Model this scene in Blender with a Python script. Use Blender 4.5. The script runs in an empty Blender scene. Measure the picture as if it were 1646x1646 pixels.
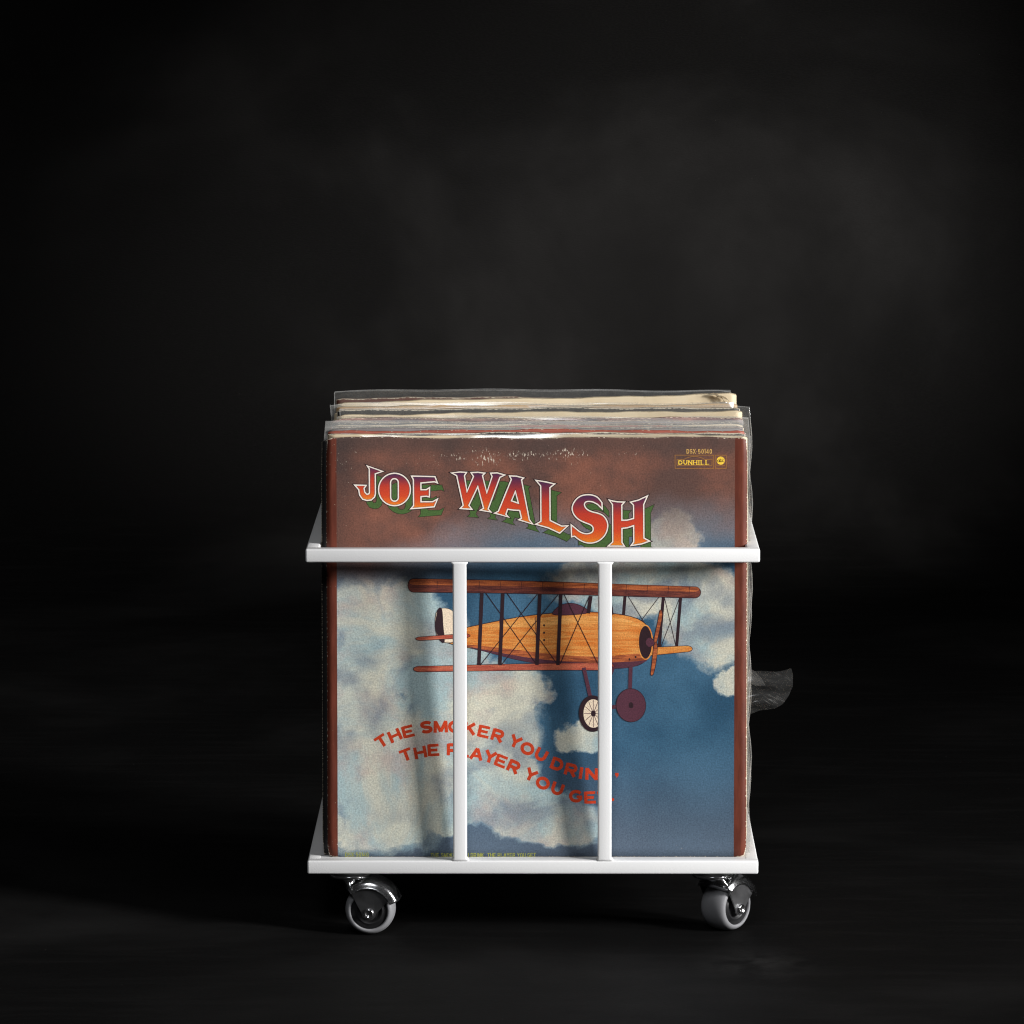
import bpy, bmesh, math, random
from mathutils import Vector, Matrix
from mathutils.geometry import tessellate_polygon
random.seed(7)
R = math.radians
S = bpy.context.scene
C = S.collection

# ------------------------------------------------------------------ camera, world, lamps, exposure
cam_d = bpy.data.cameras.new('camera'); cam = bpy.data.objects.new('camera', cam_d); C.objects.link(cam)
cam.location = (0.011, -3.9, 0.842)
cam.rotation_euler = (R(90 - 7.62), 0, 0)
cam_d.sensor_width = 36; cam_d.lens = 185.2
cam_d.shift_x = -0.0346
cam_d.clip_start = 0.1; cam_d.clip_end = 100
S.camera = cam
W = bpy.data.worlds.new('World'); S.world = W; W.use_nodes = True
W.node_tree.nodes['Background'].inputs[0].default_value = (1, 1, 1, 1)
W.node_tree.nodes['Background'].inputs[1].default_value = 0.012

def area(name, loc, target, sx, sy, power, col, spread=180):
    d = bpy.data.lights.new(name, 'AREA'); d.shape = 'RECTANGLE'; d.size = sx; d.size_y = sy
    d.energy = power; d.color = col; d.spread = R(spread)
    o = bpy.data.objects.new(name, d); C.objects.link(o); o.location = loc
    o.rotation_euler = (Vector(target) - Vector(loc)).to_track_quat('-Z', 'Y').to_euler()
    return o
area('key_softbox', (2.95, -1.78, 1.45), (-0.22, 0, 0.20), 0.60, 1.00, 14.2, (1, 0.99, 0.985), 52)
area('side_softbox', (3.35, -0.95, 1.05), (-0.26, 0, 0.20), 0.50, 0.95, 6.0, (1, 0.99, 0.985), 52)
area('front_softbox', (-0.4, -3.2, 2.8), (0, 0, 0.22), 1.0, 1.0, 1.5, (0.95, 0.97, 1), 34)
sd = bpy.data.lights.new('backdrop_spot', 'SPOT'); sd.energy = 580; sd.spot_size = R(21); sd.spot_blend = 1.0; sd.shadow_soft_size = .08; sd.color = (1, 0.96, 0.925)
so = bpy.data.objects.new('backdrop_spot', sd); C.objects.link(so); so.location = (1.7, 0.0, 2.1)
so.rotation_euler = (Vector((0.11, 2.08, 0.33)) - so.location).to_track_quat('-Z', 'Y').to_euler()
S.view_settings.view_transform = 'Standard'; S.view_settings.look = 'None'
S.cycles.filter_width = 1.15
S.view_settings.exposure = 0; S.view_settings.gamma = 1

# ------------------------------------------------------------------ helpers: node trees
class NT:
    def __init__(s, name):
        s.m = bpy.data.materials.new(name); s.m.use_nodes = True
        s.t = s.m.node_tree; s.b = s.t.nodes['Principled BSDF']; s.out = s.t.nodes['Material Output']
    def n(s, kind, **kw):
        x = s.t.nodes.new(kind)
        for k, v in kw.items(): setattr(x, k, v)
        return x
    def put(s, sock, v):
        if v is None: return
        if isinstance(v, bpy.types.NodeSocket): s.t.links.new(v, sock)
        elif isinstance(v, (tuple, list)):
            v = tuple(v)
            if len(sock.default_value) == 4 and len(v) == 3: v = v + (1,)
            sock.default_value = v
        else: sock.default_value = v
    def M(s, op, a, b=None, c=None, clamp=False):
        x = s.n('ShaderNodeMath', operation=op, use_clamp=clamp)
        s.put(x.inputs[0], a); s.put(x.inputs[1], b); s.put(x.inputs[2], c)
        return x.outputs[0]
    def ss(s, v, lo, hi, a=0.0, b=1.0):
        x = s.n('ShaderNodeMapRange', interpolation_type='SMOOTHSTEP')
        s.put(x.inputs[0], v); s.put(x.inputs[1], lo); s.put(x.inputs[2], hi); s.put(x.inputs[3], a); s.put(x.inputs[4], b)
        return x.outputs[0]
    def mix(s, f, a, b, blend='MIX'):
        x = s.n('ShaderNodeMix', data_type='RGBA', blend_type=blend)
        s.put(x.inputs[0], f); s.put(x.inputs[6], a); s.put(x.inputs[7], b)
        return x.outputs[2]
    def xyz(s, x_, y_, z_=0.0):
        x = s.n('ShaderNodeCombineXYZ'); s.put(x.inputs[0], x_); s.put(x.inputs[1], y_); s.put(x.inputs[2], z_)
        return x.outputs[0]
    def noise(s, vec, scale, detail=4, rough=0.55, dist=0.0):
        x = s.n('ShaderNodeTexNoise'); s.put(x.inputs['Vector'], vec)
        x.inputs['Scale'].default_value = scale; x.inputs['Detail'].default_value = detail
        x.inputs['Roughness'].default_value = rough; x.inputs['Distortion'].default_value = dist
        return x.outputs[0]
    def uv(s, layer='UVMap'):
        x = s.n('ShaderNodeUVMap', uv_map=layer); y = s.n('ShaderNodeSeparateXYZ')
        s.t.links.new(x.outputs[0], y.inputs[0]); return y.outputs[0], y.outputs[1]
    def obj(s):
        return s.n('ShaderNodeTexCoord').outputs['Object']
    def sep(s, v):
        y = s.n('ShaderNodeSeparateXYZ'); s.put(y.inputs[0], v); return y.outputs
    def bump(s, h, strength=0.2, dist=0.001):
        x = s.n('ShaderNodeBump'); x.inputs['Strength'].default_value = strength; x.inputs['Distance'].default_value = dist
        s.put(x.inputs['Height'], h); s.t.links.new(x.outputs[0], s.b.inputs['Normal'])
    def set(s, **kw):
        for k, v in kw.items(): s.put(s.b.inputs[k.replace('_', ' ')], v)
        return s

def srgb(r, g, b, k=1.0):
    f = lambda c: ((c / 255 / 12.92) if c <= 10 else ((c / 255 + 0.055) / 1.055) ** 2.4) * k
    return (f(r), f(g), f(b))

# ------------------------------------------------------------------ helpers: objects
def link(name, me, mats, parent=None):
    o = bpy.data.objects.new(name, me); C.objects.link(o)
    for m in (mats if isinstance(mats, (list, tuple)) else [mats]): me.materials.append(m)
    if parent is not None: o.parent = parent
    return o
def from_bm(name, bm, mats, parent=None, smooth=False):
    me = bpy.data.meshes.new(name); bm.normal_update(); bm.to_mesh(me); bm.free()
    if smooth:
        for p in me.polygons: p.use_smooth = True
    return link(name, me, mats, parent)
def empty(name, loc=(0, 0, 0)):
    o = bpy.data.objects.new(name, None); o.empty_display_size = 0.05; C.objects.link(o); o.location = loc; return o
def tag(o, label=None, cat=None, group=None, kind=None):
    for k, v in (('label', label), ('category', cat), ('group', group), ('kind', kind)):
        if v: o[k] = v
    return o
def box_bm(bm, x0, x1, y0, y1, z0, z1, bev=0.0, seg=3):
    r = bmesh.ops.create_cube(bm, size=1.0)
    vs = r['verts']
    for v in vs:
        v.co = Vector((x0 + (v.co.x + .5) * (x1 - x0), y0 + (v.co.y + .5) * (y1 - y0), z0 + (v.co.z + .5) * (z1 - z0)))
    if bev > 0:
        es = list({e for v in vs for e in v.link_edges})
        bmesh.ops.bevel(bm, geom=es, offset=bev, segments=seg, profile=0.5, affect='EDGES')
def lathe_bm(bm, prof, seg=48, axis='Z', centre=(0, 0, 0), closed=False):
    """prof: list of (radius, along-axis)"""
    rings = []
    for (r, a) in prof:
        ring = []
        for k in range(seg):
            t = 2 * math.pi * k / seg
            if axis == 'Z': p = (r * math.cos(t), r * math.sin(t), a)
            else: p = (r * math.cos(t), a, r * math.sin(t))
            ring.append(bm.verts.new(Vector(p) + Vector(centre)))
        rings.append(ring)
    n = len(rings)
    for i in range(n if closed else n - 1):
        A, B = rings[i], rings[(i + 1) % n]
        for k in range(seg):
            bm.faces.new((A[k], A[(k + 1) % seg], B[(k + 1) % seg], B[k]))
    if not closed:
        for ring in (rings[0], rings[-1]):
            if prof[0 if ring is rings[0] else -1][0] > 1e-6: bm.faces.new(ring)
    bmesh.ops.recalc_face_normals(bm, faces=bm.faces)

# ------------------------------------------------------------------ materials
def mat_powder():
    n = NT('white_powder_coat'); o = n.obj()
    a = n.noise(o, 900, 2, .5); b = n.noise(o, 9, 3, .5)
    n.set(Base_Color=n.mix(n.ss(b, .3, .7), (.80, .80, .80), (.84, .838, .83)), Roughness=.42)
    n.bump(a, .18, .0004); return n.m
def mat_plain(name, col, rough, metal=0.0, bump=None, coat=0.0):
    n = NT(name); o = n.obj(); v = n.noise(o, 60, 4, .6)
    n.set(Base_Color=n.mix(v, tuple(c * .85 for c in col), tuple(min(1, c * 1.12) for c in col)), Roughness=n.ss(v, .2, .8, rough * .85, min(1, rough * 1.2)), Metallic=metal)
    if bump: n.bump(n.noise(o, bump[0], 3, .6), bump[1], bump[2])
    return n.m
MAT_WHITE = mat_powder()
MAT_CHROME = mat_plain('chrome', (.78, .78, .79), .17, 1.0)
MAT_STEEL = mat_plain('zinc_steel', (.20, .20, .205), .38, 1.0)
MAT_TYRE = mat_plain('grey_rubber', (.23, .23, .24), .5, 0, (400, .1, .0003))
MAT_HUB = mat_plain('black_plastic', (.012, .012, .013), .35)

def mat_plastic(name, milk, gloss, tint=(.86, .86, .84), scratch=False):
    n = NT(name); t = n.t; t.nodes.remove(n.b)
    o = n.obj()
    tr = n.n('ShaderNodeBsdfTransparent'); tr.inputs[0].default_value = (.97, .97, .96, 1)
    df = n.n('ShaderNodeBsdfDiffuse'); n.put(df.inputs[0], tint)
    tl = n.n('ShaderNodeBsdfTranslucent'); n.put(tl.inputs[0], tint)
    gl = n.n('ShaderNodeBsdfGlossy'); gl.inputs['Roughness'].default_value = .16
    bp = n.n('ShaderNodeBump'); bp.inputs['Strength'].default_value = .35; bp.inputs['Distance'].default_value = .003
    n.put(bp.inputs['Height'], n.noise(o, 16, 2, .45, .4)); t.links.new(bp.outputs[0], gl.inputs['Normal'])
    scr = n.noise(n.xyz(n.M('MULTIPLY', n.sep(o)[0], 160), n.M('MULTIPLY', n.sep(o)[1], 60), n.M('MULTIPLY', n.sep(o)[2], 420)), 1, 3, .6)
    if scratch:
        sc2 = n.noise(n.xyz(n.M('ADD', n.M('MULTIPLY', n.sep(o)[0], 260), n.M('MULTIPLY', n.sep(o)[2], 420)), n.M('MULTIPLY', n.sep(o)[2], 60), n.M('MULTIPLY', n.sep(o)[0], 60)), 1, 3, .65)
        fac = n.M('ADD', n.ss(scr, .25, .8, milk * .7, milk * 1.2), n.ss(sc2, .60, .74, 0, .10))
    else: fac = n.ss(scr, .25, .8, milk * .8, milk * 1.25)
    m1 = n.n('ShaderNodeMixShader'); m1.inputs[0].default_value = .35
    t.links.new(df.outputs[0], m1.inputs[1]); t.links.new(tl.outputs[0], m1.inputs[2])
    m2 = n.n('ShaderNodeMixShader'); n.put(m2.inputs[0], fac)
    t.links.new(tr.outputs[0], m2.inputs[1]); t.links.new(m1.outputs[0], m2.inputs[2])
    m3 = n.n('ShaderNodeMixShader'); m3.inputs[0].default_value = gloss
    t.links.new(m2.outputs[0], m3.inputs[1]); t.links.new(gl.outputs[0], m3.inputs[2])
    t.links.new(m3.outputs[0], n.out.inputs[0]); return n.m
MAT_POLY = mat_plastic('clear_polythene', .13, .06)
MAT_POLY_MILK = mat_plastic('milky_polythene', .26, .07)
MAT_POLY_RIM = mat_plastic('welded_polythene_rim', .28, .07)
MAT_POLY_FLAP = mat_plastic('scratched_polythene', .042, .03, scratch=True)
MAT_POLY_EDGE = mat_plastic('sleeve_polythene', .10, .10)
MAT_POLY_THIN = mat_plastic('thin_polythene', .055, .05)

def mat_board(name, face, worn=(.62, .55, .42), wear=.5, hue2=None):
    """printed card, the print rubbed off towards its edges"""
    n = NT(name); u, v = n.uv()
    base = n.noise(n.xyz(n.M('MULTIPLY', u, 9), n.M('MULTIPLY', v, 9)), 1, 4, .6)
    c = n.mix(n.ss(base, .35, .65), face, hue2 or tuple(x * 1.35 for x in face))
    e = n.M('MINIMUM', n.M('MINIMUM', u, n.M('SUBTRACT', 1, u)), n.M('MINIMUM', v, n.M('SUBTRACT', 1, v)))
    w = n.noise(n.xyz(n.M('MULTIPLY', u, 120), n.M('MULTIPLY', v, 420)), 1, 5, .7)
    k = n.M('ADD', w, n.ss(e, 0, .006, wear * .26, -.25))
    c = n.mix(n.ss(k, .62, .70), c, worn)
    n.set(Base_Color=c, Roughness=.55); n.bump(w, .15, .0004); return n.m
def mat_edge(name, col, dark):
    n = NT(name); o = n.sep(n.obj())
    w = n.noise(n.xyz(n.M('MULTIPLY', o[0], 110), n.M('MULTIPLY', o[1], 900), n.M('MULTIPLY', o[2], 500)), 1, 5, .7)
    n.set(Base_Color=n.mix(n.ss(w, .42, .56), dark, col), Roughness=.8); n.bump(w, .3, .0005); return n.m
def mat_chipped(name, card, ink):
    n = NT(name); o = n.sep(n.obj())
    a = n.noise(n.xyz(n.M('MULTIPLY', o[0], 38), n.M('MULTIPLY', o[1], 420), n.M('MULTIPLY', o[2], 200)), 1, 6, .75)
    b = n.noise(n.xyz(n.M('MULTIPLY', o[0], 11), n.M('MULTIPLY', o[1], 160), 0.0), 1, 3, .5)
    k = n.M('ADD', n.M('MULTIPLY', a, .65), n.M('MULTIPLY', b, .35))
    n.set(Base_Color=n.mix(n.ss(k, .48, .54), ink, card), Roughness=.8); n.bump(a, .4, .0005); return n.m
EDGE = {
    'chipped': mat_chipped('chipped_black_edge', (.74, .64, .46), (.014, .012, .011)),
    'chippedbrown': mat_chipped('chipped_brown_edge', (.70, .56, .40), (.13, .045, .03)),
    'cream': mat_edge('cream_card_edge', (.72, .60, .42), (.42, .31, .18)),
    'pale': mat_edge('pale_card_edge', (.76, .65, .46), (.46, .34, .20)),
    'dark': mat_edge('dark_card_edge', (.14, .115, .085), (.012, .011, .010)),
    'red': mat_edge('red_card_edge', (.50, .12, .06), (.25, .05, .03)),
}
FACE = {
    'black': mat_board('black_board', (.010, .009, .009), wear=.55),
    'blackworn': mat_board('worn_black_board', (.020, .017, .014), worn=(.62, .55, .43), wear=1.0),
    'cream': mat_board('cream_board', (.62, .50, .33), wear=.5, hue2=(.70, .59, .42)),
    'pale': mat_board('pale_board', (.74, .62, .43), worn=(.4, .28, .15), wear=.15, hue2=(.68, .55, .36)),
    'tan': mat_board('tan_board', (.48, .31, .16), worn=(.65, .52, .34), wear=.2, hue2=(.56, .39, .22)),
    'red': mat_board('red_board', (.28, .07, .045), wear=.3),
    'brown': mat_board('brown_board', (.10, .035, .022), wear=.85),
    'pink': mat_board('pink_board', (.40, .24, .20), worn=(.75, .6, .48), wear=.6, hue2=(.14, .11, .12)),
    'grey': mat_board('grey_board', (.18, .16, .16), wear=.3),
    'blue': mat_board('blue_grey_board', (.12, .16, .20), wear=.5),
}

# ------------------------------------------------------------------ setting: mottled black backdrop sweep that carries the floor
def build_backdrop():
    n = NT('painted_black_canvas'); o = n.obj(); s = n.sep(o)
    cl = n.noise(o, 2.3, 5, .55, .5); cl2 = n.noise(o, 5.5, 4, .6, .3)
    weave = n.noise(n.xyz(n.M('MULTIPLY', s[0], 260), n.M('MULTIPLY', s[1], 900), n.M('MULTIPLY', s[2], 900)), 1, 2, .5)
    k = n.M('MULTIPLY', n.ss(cl, .42, .72), n.ss(cl2, .30, .65, .45, 1))
    c = n.mix(k, (.0036, .0035, .0035), (.0150, .0146, .0144))
    c = n.mix(n.ss(weave, .35, .7, 0, .3), c, (.008, .0078, .0076))
    fx, fy = s[0], s[1]
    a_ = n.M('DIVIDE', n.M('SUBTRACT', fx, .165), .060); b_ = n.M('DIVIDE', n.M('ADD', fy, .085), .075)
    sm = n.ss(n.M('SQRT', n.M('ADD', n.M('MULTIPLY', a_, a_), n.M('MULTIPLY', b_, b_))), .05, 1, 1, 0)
    c = n.mix(n.M('MULTIPLY', n.M('MULTIPLY', sm, n.ss(n.noise(o, 30, 4, .6, .5), .35, .7)), .9), c, (.022, .0215, .021))     # paler soft-edged patch on the canvas, broken up by noise
    streak = n.noise(n.xyz(n.M('MULTIPLY', fx, 9), n.M('MULTIPLY', fy, 70), n.M('MULTIPLY', s[2], 70)), 1, 4, .6)
    c = n.mix(n.M('MULTIPLY', n.ss(streak, .45, .75, 0, .3), n.ss(s[2], .0, .12, 1, 0)), c, (.0125, .012, .0118))
    dust = n.noise(n.xyz(n.M('MULTIPLY', fx, 330), n.M('MULTIPLY', fy, 110), n.M('MULTIPLY', s[2], 330)), 1, 2, .5)
    c = n.mix(n.ss(dust, .77, .84, 0, .7), c, (.05, .048, .045))
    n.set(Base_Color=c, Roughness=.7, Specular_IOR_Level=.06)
    n.bump(n.M('ADD', weave, n.M('MULTIPLY', cl2, 3)), .15, .001)
    prof = [(-5.0, 0.0), (-2.0, 0), (-.8, 0), (.0, 0), (.6, 0), (1.2, 0)]
    r = .55
    for k_ in range(1, 17):
        a = math.pi / 2 * k_ / 16
        prof.append((1.65 + r * math.sin(a), r - r * math.cos(a)))
    prof += [(1.65 + r, 1.2), (1.65 + r, 2.2), (1.65 + r, 3.4)]
    bm = bmesh.new(); N = 24; rows = []
    for (y, z) in prof:
        rows.append([bm.verts.new((-3.2 + 6.4 * i / N, y, z - .0047)) for i in range(N + 1)])
    for A, B in zip(rows, rows[1:]):
        for i in range(N): bm.faces.new((A[i], A[i + 1], B[i + 1], B[i]))
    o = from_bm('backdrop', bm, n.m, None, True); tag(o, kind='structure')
    o['label'] = 'mottled black canvas sweep behind and under the cart'
build_backdrop()

# ------------------------------------------------------------------ the rack
FL = -.0047                      # floor level
Z0, BAR = .0447, .0103            # underside of the lower ring; bar section
ZT = .282                        # underside of the upper ring
HW, DEP = .170, .300
rack = empty('record_rack', (0, 0, 0))
tag(rack, 'white metal record rack on four swivel casters, filled with sleeves', 'record rack')
def rail(x0, x1, y0, y1, z):
    bm = bmesh.new(); box_bm(bm, x0, x1, y0, y1, z, z + BAR, .0014, 3)
    return from_bm('rail', bm, MAT_WHITE, rack, True)
for z in (Z0, ZT):
    rail(-HW, HW, 0, BAR, z); rail(-HW, HW, DEP - BAR, DEP, z)
    for sx in (-1, 1):
        a, b = sorted((sx * HW, sx * (HW - BAR)))
        rail(a + .0001, b - .0001, BAR - .0012, DEP - BAR + .0012, z)
def upright(xc, y0):
    h0, h1 = Z0 + BAR, ZT
    bm = bmesh.new(); w = BAR / 2; f = .0018; e = .0004
    # front outline with flared welded ends, extruded over the bar's depth
    pts = [(-w - f, h0 - e), (w + f, h0 - e), (w, h0 + f), (w, h1 - f), (w + f, h1 + e), (-w - f, h1 + e), (-w, h1 - f), (-w, h0 + f)]
    fr = [bm.verts.new((xc + x, y0 + .0003, z)) for x, z in pts]; bk = [bm.verts.new((xc + x, y0 + BAR - .0003, z)) for x, z in pts]
    bm.faces.new(fr); bm.faces.new(bk[::-1])
    n = len(pts)
    for i in range(n): bm.faces.new((fr[(i + 1) % n], fr[i], bk[i], bk[(i + 1) % n]))
    bmesh.ops.recalc_face_normals(bm, faces=bm.faces)
    es = [ed for ed in bm.edges if (ed.verts[0].co.y - ed.verts[1].co.y) == 0 and abs(ed.verts[0].co.z - ed.verts[1].co.z) > .0005]
    bmesh.ops.bevel(bm, geom=es, offset=.0014, segments=3, profile=.5, affect='EDGES', clamp_overlap=True)
    return from_bm('upright', bm, MAT_WHITE, rack, True)
for y in (0, DEP - BAR):
    for x in (-.0548, .0541): upright(x, y)
bm = bmesh.new(); box_bm(bm, -HW + BAR - .001, HW - BAR + .001, BAR - .001, DEP - BAR + .001, .0520, .0548, 0)
from_bm('tray', bm, MAT_WHITE, rack)

def caster(x, y, yaw):
    # the caster itself is its swivel cup; wheel and fork are sub-parts
    bm = bmesh.new()
    lathe_bm(bm, [(.0, .0000), (.0142, .0000), (.0142, -.0022), (.0150, -.0028), (.0160, -.0034), (.0162, -.0048), (.0154, -.0058), (.0120, -.0064), (.0, -.0066)], 40)
    c = from_bm('caster', bm, MAT_CHROME, rack, True); c.location = (x, y, Z0); c.rotation_euler = (0, 0, yaw)
    ax, az, rad = .0155, .0190 + FL - Z0, .0190
    def sub(name, bm, m, sm=True): return from_bm(name, bm, m, c, sm)
    bm = bmesh.new(); prof = []
    for k in range(17):
        t = -1 + 2 * k / 16
        prof.append((.0152 + (rad - .0152) * (1 - abs(t) ** 2.6) ** .6 if abs(t) < 1 else .0152, t * .0118))
    prof += [(.0140, .0112), (.0140, -.0112)]
    lathe_bm(bm, prof, 64, 'Y', (ax, 0, az), True); sub('tyre', bm, MAT_TYRE)
    bm = bmesh.new()
    lathe_bm(bm, [(.0001, -.0128), (.0045, -.0128), (.0048, -.0100), (.0085, -.0094), (.0092, -.0106), (.0105, -.0108), (.0110, -.0098), (.0139, -.0104), (.0141, -.0090),
                  (.0141, .0090), (.0139, .0104), (.0110, .0098), (.0105, .0108), (.0092, .0106), (.0085, .0094), (.0048, .0100), (.0045, .0128), (.0001, .0128)], 48, 'Y', (ax, 0, az))
    sub('hub', bm, MAT_HUB)
    # hood: shell over the top of the wheel, from the neck (rear) forward
    bm = bmesh.new(); NP = 26; grid = []
    prof = [(-.0162, .0186), (-.0158, .0196), (-.0153, .0212), (-.0147, .0227), (-.0136, .0241), (-.0115, .0252), (-.0078, .0259), (-.0030, .0262)]
    prof = prof + [(-l, r_) for l, r_ in prof[::-1]]
    for i in range(NP + 1):
        k = i / NP; ph = R(134 - 114 * k)     # from above the swivel side round to the far end
        grid.append([bm.verts.new((ax + (r_ - .0016 * k) * math.cos(ph), l, az + (r_ - .0016 * k) * math.sin(ph))) for l, r_ in prof])
    for A, B in zip(grid, grid[1:]):
        for j in range(len(prof) - 1): bm.faces.new((A[j], A[j + 1], B[j + 1], B[j]))
    bmesh.ops.solidify(bm, geom=bm.faces[:], thickness=.0009)
    bmesh.ops.recalc_face_normals(bm, faces=bm.faces); sub('hood', bm, MAT_CHROME)
    # two fork plates, tapering from the hood to the axle
    for s in (-1, 1):
        bm = bmesh.new()
        out = []
        for k in range(9):
            a = R(133 - 100 * k / 8); out.append((ax + .0212 * math.cos(a), az + .0212 * math.sin(a)))
        for k in range(7):
            a = R(0 - 180 * k / 6); out.append((ax + .0048 * math.cos(a) * 1.15, az - .0015 + .0052 * math.sin(a)))
        a_ = [bm.verts.new((px, s * .0130, pz)) for px, pz in out]; b_ = [bm.verts.new((px, s * .0142, pz)) for px, pz in out]
        bm.faces.new(a_); bm.faces.new(b_[::-1])
        n = len(out)
        for i in range(n): bm.faces.new((a_[i], b_[i], b_[(i + 1) % n], a_[(i + 1) % n]))
        bmesh.ops.recalc_face_normals(bm, faces=bm.faces)
        bmesh.ops.bevel(bm, geom=[e for e in bm.edges if abs(e.verts[0].co.y - e.verts[1].co.y) < 1e-6], offset=.0004, segments=2, affect='EDGES')
        sub('fork_plate', bm, MAT_STEEL, False)
        bm = bmesh.new(); y0 = s * .0142
        lathe_bm(bm, [(.0040, y0), (.0040, y0 + s * .0008), (.0034, y0 + s * .0020), (.0026, y0 + s * .0022), (.0022, y0 + s * .0014), (.0001, y0 + s * .0014)], 28, 'Y', (ax, 0, az - .0012)); sub('axle_bolt', bm, MAT_CHROME)
    # neck from the swivel cup into the hood
    bm = bmesh.new(); secs = [((0, 0, -.0058), .0105, .0112), ((.0005, 0, -.0075), .0070, .0110), ((.0010, 0, -.0100), .0052, .0130), ((.0022, 0, -.0130), .0042, .0146), ((.0038, 0, -.0165), .0022, .0148)]
    rings = []
    for (p, rx, ry) in secs:
        rings.append([bm.verts.new((p[0] + rx * math.cos(2 * math.pi * k / 24), p[1] + ry * math.sin(2 * math.pi * k / 24), p[2])) for k in range(24)])
    for A, B in zip(rings, rings[1:]):
        for k in range(24): bm.faces.new((A[k], A[(k + 1) % 24], B[(k + 1) % 24], B[k]))
    bm.faces.new(rings[0]); bm.faces.new(rings[-1])
    bmesh.ops.recalc_face_normals(bm, faces=bm.faces); sub('neck', bm, MAT_CHROME)
caster(-.1386, .022, R(-4)); caster(.1365, .022, R(49))
caster(-.1386, .276, R(20)); caster(.1365, .276, R(160))

# ------------------------------------------------------------------ the records: a common warp of the leaning stack
ZB, ZTOP, SW = .0551, .3722, .3165
XC = .0030
def lean(t): return .011 * t + .004 * t * t
def bulge(s, t): return .0068 * (1 - min(1, abs(s)) ** 2.2) * math.sin(math.pi * min(1, max(0, t * .92 + .04)))
def stack_y(y0, s, t, amp): return y0 + lean(t) + amp * bulge(s, t) + amp * .0014 * math.sin(5.2 * s + 3 * t) * math.sin(math.pi * t)

def slab(name, y0, th, dz, dx, roll, amp, face, edge, parent, seed, w=SW, seg=56):
    rnd = random.Random(seed)
    ph = [rnd.uniform(0, 6.28) for _ in range(6)]
    def top_j(s): return .0005 * math.sin(4 * s + ph[0]) + .00035 * math.sin(13 * s + ph[1]) + .0002 * math.sin(37 * s + ph[2])
    def y_j(s, t): return (.0012 * math.sin(3.1 * s + ph[3]) + .0006 * math.sin(9 * s + ph[4])) * t * (0 if seed == 0 else 1)
    bm = bmesh.new(); uvl = bm.loops.layers.uv.new('UVMap')
    NV = 40 if seed == 0 else 22
    cut = .0032 if seed else .0038
    def pt(i, j, side):
        s = -1 + 2 * i / seg; t = 1 - j / NV
        if j == 1: t = 1 - .004
        zt = ZTOP + dz + roll * s + top_j(s)
        z = ZB + t * (zt - ZB)
        x = XC + dx + s * w / 2
        # rounded, rubbed corners
        d = (1 - abs(s)) * w / 2
        for tt in (1 - t, t):
            zz = tt * (zt - ZB)
            if d < cut and zz < cut:
                q = math.hypot(cut - d, cut - zz)
                if q > cut:
                    k = cut / q
                    x = XC + dx + math.copysign(w / 2 - cut + (cut - d) * k, s)
                    z = (zt - cut + (cut - zz) * k) if tt == 1 - t else (ZB + cut - (cut - zz) * k)
        y = stack_y(y0, s, t, amp) + y_j(s, t)
        pin = th * .10 * max(0, 1 - min(d, (1 - t) * .31) / .004)   # boards close together at the rim
        y += (th / 2 - pin if side else -th / 2 + pin)
        return Vector((x, y, z))
    sl = [-1 + 2 * i / seg for i in range(seg + 1)]
    F = [[bm.verts.new(pt(i, j, 0)) for i in range(seg + 1)] for j in range(NV + 1)]
    B = [[bm.verts.new(pt(i, j, 1)) for i in range(seg + 1)] for j in range(NV + 1)]
    def quad(vs, mi, uvs=None):
        f = bm.faces.new(vs); f.material_index = mi; f.smooth = mi == 0
        for k, l in enumerate(f.loops): l[uvl].uv = uvs[k] if uvs else (.5, .5)
    vv = lambda j: .004 if j == 1 else j / NV
    for j in range(NV):
        for i in range(seg):
            q = ((i / seg, vv(j)), (i / seg, vv(j + 1)), ((i + 1) / seg, vv(j + 1)), ((i + 1) / seg, vv(j)))
            quad((F[j][i], F[j + 1][i], F[j + 1][i + 1], F[j][i + 1]), 0, q)
            quad((B[j][i], B[j][i + 1], B[j + 1][i + 1], B[j + 1][i]), 0, (q[0], q[3], q[2], q[1]))
    for i in range(seg):
        quad((F[0][i], F[0][i + 1], B[0][i + 1], B[0][i]), 1); quad((F[NV][i + 1], F[NV][i], B[NV][i], B[NV][i + 1]), 1)
    for j in range(NV):
        quad((F[j + 1][0], F[j][0], B[j][0], B[j + 1][0]), 1); quad((F[j][seg], F[j + 1][seg], B[j + 1][seg], B[j][seg]), 1)
    return from_bm(name, bm, [face, edge], parent)

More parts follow.
